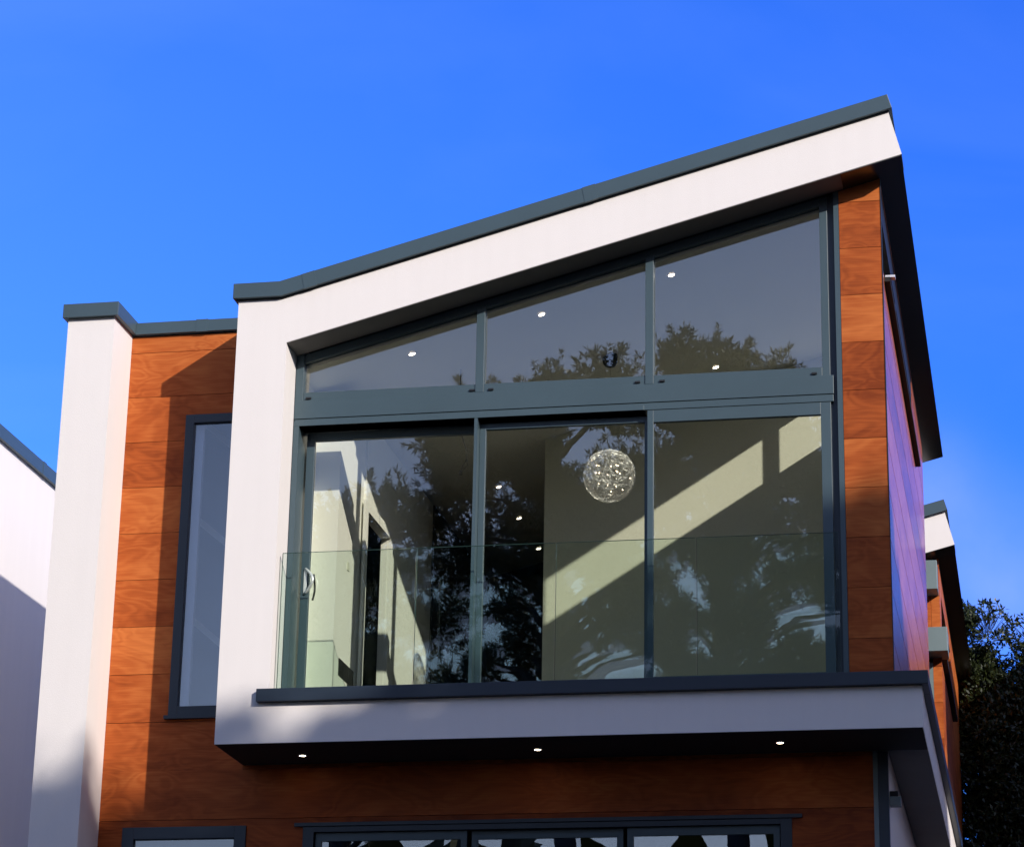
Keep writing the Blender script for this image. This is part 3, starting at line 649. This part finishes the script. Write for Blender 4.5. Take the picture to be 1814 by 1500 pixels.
# unseen foliage added around the street to block low sky light
r = random.Random(77); bm = bm_new()
for i in range(26000):
    a = r.uniform(-1.75, 1.75); R = r.uniform(36, 44)
    x = 3 + R*1.5*math.sin(a); y = -2 - R*math.cos(a); mir = -10 < x < 6; far = -30 < x <= -10
    top = (6.3 if mir else 2.5 if far else 13.5 + 3.5*noise.noise(Vector((a*6, 0, 0)))); z = -6.6 + (top + 6.6)*r.random()**.8
    if y > -6: z += 2
    leaf_quad(bm, Vector((x, y, z)), unit(r), unit(r), r.uniform(.8, 1.8), 1.0)
tag(obj('added_woodland', bm, PINE), 'unseen dark foliage added across the street to hold back low sky light', 'added_woodland', kind='stuff')

# ================================================================== GROUND
bm = bm_new()
def gh(x, y):
    if y > -3.: return GZ
    t = min(1, (-3.-y)/14.); t = t*t*(3-2*t); return GZ + (-6.6-GZ)*t
xs = [-600, -200, -80, -40, -20, -10, -5, 0, 5, 10, 20, 40, 80, 200, 600]
ys = [-600, -200, -90, -50, -35, -28, -24] + [-20+i for i in range(0, 21)] + [6, 12, 20, 40, 90, 200, 600]
grid = [[bm.verts.new((x, y, gh(x, y))) for x in xs] for y in ys]
for j in range(len(ys)-1):
    for i in range(len(xs)-1): bm.faces.new((grid[j][i], grid[j][i+1], grid[j+1][i+1], grid[j+1][i]))
tag(obj('ground', bm, GROUND, smooth=True), kind='structure')

# ================================================================== LIGHT, SKY, CAMERA
el = math.atan2(SZ, math.hypot(SX, 1)); az = math.atan2(SX, -1)
sd_ = bpy.data.lights.new('sun', 'SUN'); sd_.energy = 4.75; sd_.angle = math.radians(.53); sd_.color = (1, .93, .84)
so = bpy.data.objects.new('sun', sd_); COL.objects.link(so)
so.rotation_euler = Vector((-SX, 1, -SZ)).to_track_quat('-Z', 'Y').to_euler()
wd = bpy.data.worlds.new('World'); scene.world = wd; wd.use_nodes = True
nt = wd.node_tree; nt.nodes.clear()
out = nt.nodes.new('ShaderNodeOutputWorld'); bg = N(nt, 'ShaderNodeBackground', Strength=.12)
sky = N(nt, 'ShaderNodeTexSky'); sky.sky_type = 'NISHITA'; sky.sun_disc = False; sky.sun_elevation = el; sky.sun_rotation = az
sky.air_density = 1.0; sky.dust_density = .3; sky.ozone_density = 2.5; sky.altitude = 50
# the air is deeper blue away from the sun: grade the sky by compass direction
tcs = N(nt, 'ShaderNodeTexCoord'); dt = N(nt, 'ShaderNodeVectorMath', operation='DOT_PRODUCT'); dt.inputs[1].default_value = (-.3, .95, 0)
L(nt, tcs.outputs['Generated'], dt.inputs[0])
mrd = N(nt, 'ShaderNodeMapRange', interpolation_type='SMOOTHSTEP'); mrd.inputs[1].default_value = -.15; mrd.inputs[2].default_value = .75; L(nt, dt.outputs['Value'], mrd.inputs[0])
tc2 = N(nt, 'ShaderNodeMix', data_type='RGBA'); L(nt, mrd.outputs[0], tc2.inputs[0]); tc2.inputs[6].default_value = (2.1, 1.72, 1.78, 1); tc2.inputs[7].default_value = (.33, .82, 2.3, 1)
tint = N(nt, 'ShaderNodeMix', data_type='RGBA', blend_type='MULTIPLY'); tint.inputs[0].default_value = 1.
L(nt, sky.outputs[0], tint.inputs[6]); sx_ = N(nt, 'ShaderNodeSeparateXYZ'); L(nt, tcs.outputs['Generated'], sx_.inputs[0])
mre = N(nt, 'ShaderNodeMapRange'); mre.inputs[1].default_value = -.42; mre.inputs[2].default_value = .02; L(nt, sx_.outputs[0], mre.inputs[0])
tc3 = N(nt, 'ShaderNodeMix', data_type='RGBA'); L(nt, mre.outputs[0], tc3.inputs[0]); tc3.inputs[6].default_value = (1.35, 1.20, 1.05, 1); tc3.inputs[7].default_value = (.62, .92, 1.06, 1)
tc4 = N(nt, 'ShaderNodeMix', data_type='RGBA', blend_type='MULTIPLY'); L(nt, mrd.outputs[0], tc4.inputs[0]); L(nt, tc2.outputs[2], tc4.inputs[6]); L(nt, tc3.outputs[2], tc4.inputs[7])
L(nt, tc4.outputs[2], tint.inputs[7])
# thin wisps of cirrus
tc = N(nt, 'ShaderNodeTexCoord'); mp = N(nt, 'ShaderNodeMapping'); mp.inputs['Scale'].default_value = (1.2, 1.2, 3.5); mp.inputs['Rotation'].default_value = (.2, .5, .3)
L(nt, tc.outputs['Generated'], mp.inputs['Vector'])
nz = N(nt, 'ShaderNodeTexNoise', Scale=2.2, Detail=6., Distortion=.7); L(nt, mp.outputs[0], nz.inputs['Vector'])
mr = N(nt, 'ShaderNodeMapRange'); mr.inputs[1].default_value = .5; mr.inputs[2].default_value = .85; mr.inputs[3].default_value = 0; mr.inputs[4].default_value = .06; L(nt, nz.outputs[0], mr.inputs[0])
cm = N(nt, 'ShaderNodeMix', data_type='RGBA'); L(nt, mr.outputs[0], cm.inputs[0]); L(nt, tint.outputs[2], cm.inputs[6]); cm.inputs[7].default_value = (7, 10, 11, 1)
last = cm.outputs[2]
for dv, tight, amt in (((-.0347, .9529, .3012), 2500., .22), ((-.0110, .9628, .2700), 1500., .28)):      # two small faint clouds low on the right
    vd = N(nt, 'ShaderNodeVectorMath', operation='DISTANCE'); vd.inputs[1].default_value = dv; L(nt, tc.outputs['Generated'], vd.inputs[0])
    sq = N(nt, 'ShaderNodeMath', operation='MULTIPLY'); L(nt, vd.outputs['Value'], sq.inputs[0]); L(nt, vd.outputs['Value'], sq.inputs[1])
    ng = N(nt, 'ShaderNodeMath', operation='MULTIPLY'); L(nt, sq.outputs[0], ng.inputs[0]); ng.inputs[1].default_value = -tight
    ex = N(nt, 'ShaderNodeMath', operation='EXPONENT'); L(nt, ng.outputs[0], ex.inputs[0])
    nn = N(nt, 'ShaderNodeTexNoise', Scale=22., Detail=5.); L(nt, tc.outputs['Generated'], nn.inputs['Vector'])
    ml = N(nt, 'ShaderNodeMath', operation='MULTIPLY'); L(nt, ex.outputs[0], ml.inputs[0]); L(nt, nn.outputs[0], ml.inputs[1])
    m3 = N(nt, 'ShaderNodeMath', operation='MULTIPLY'); L(nt, ml.outputs[0], m3.inputs[0]); m3.inputs[1].default_value = amt*2
    cc = N(nt, 'ShaderNodeMix', data_type='RGBA'); L(nt, m3.outputs[0], cc.inputs[0]); L(nt, last, cc.inputs[6]); cc.inputs[7].default_value = (4.5, 5.5, 8.5, 1); last = cc.outputs[2]
L(nt, last, bg.inputs[0]); L(nt, bg.outputs[0], out.inputs[0])

M = [[0.9812069865831073, 0.19208283494029887, 0.018358485825242757], [-0.04568048922514563, 0.32367280882204796, -0.9450657150343553], [-0.18747304442145568, 0.9264664577579395, 0.3263644592549977]]
r0, r1, r2 = (Vector(v) for v in M)
cam = bpy.data.cameras.new('camera'); co = bpy.data.objects.new('camera', cam); COL.objects.link(co)
rot = Matrix((r0, -r1, -r2)).transposed().to_4x4(); co.matrix_world = Matrix.Translation((7.125365, -22.274376, -4.987443)) @ rot
cam.sensor_width = 36; cam.lens = 4749.04/1814*36; cam.clip_end = 3000; cam.clip_start = .5
scene.camera = co
scene.render.engine = 'CYCLES'
c = scene.cycles; c.use_denoising = True; c.max_bounces = 10; c.transparent_max_bounces = 24; c.diffuse_bounces = 4; c.glossy_bounces = 5
c.caustics_reflective = False; c.caustics_refractive = False; c.sample_clamp_indirect = 8.
vs = scene.view_settings; vs.view_transform = 'Standard'; vs.look = 'None'; vs.exposure = 0.; vs.gamma = 1.
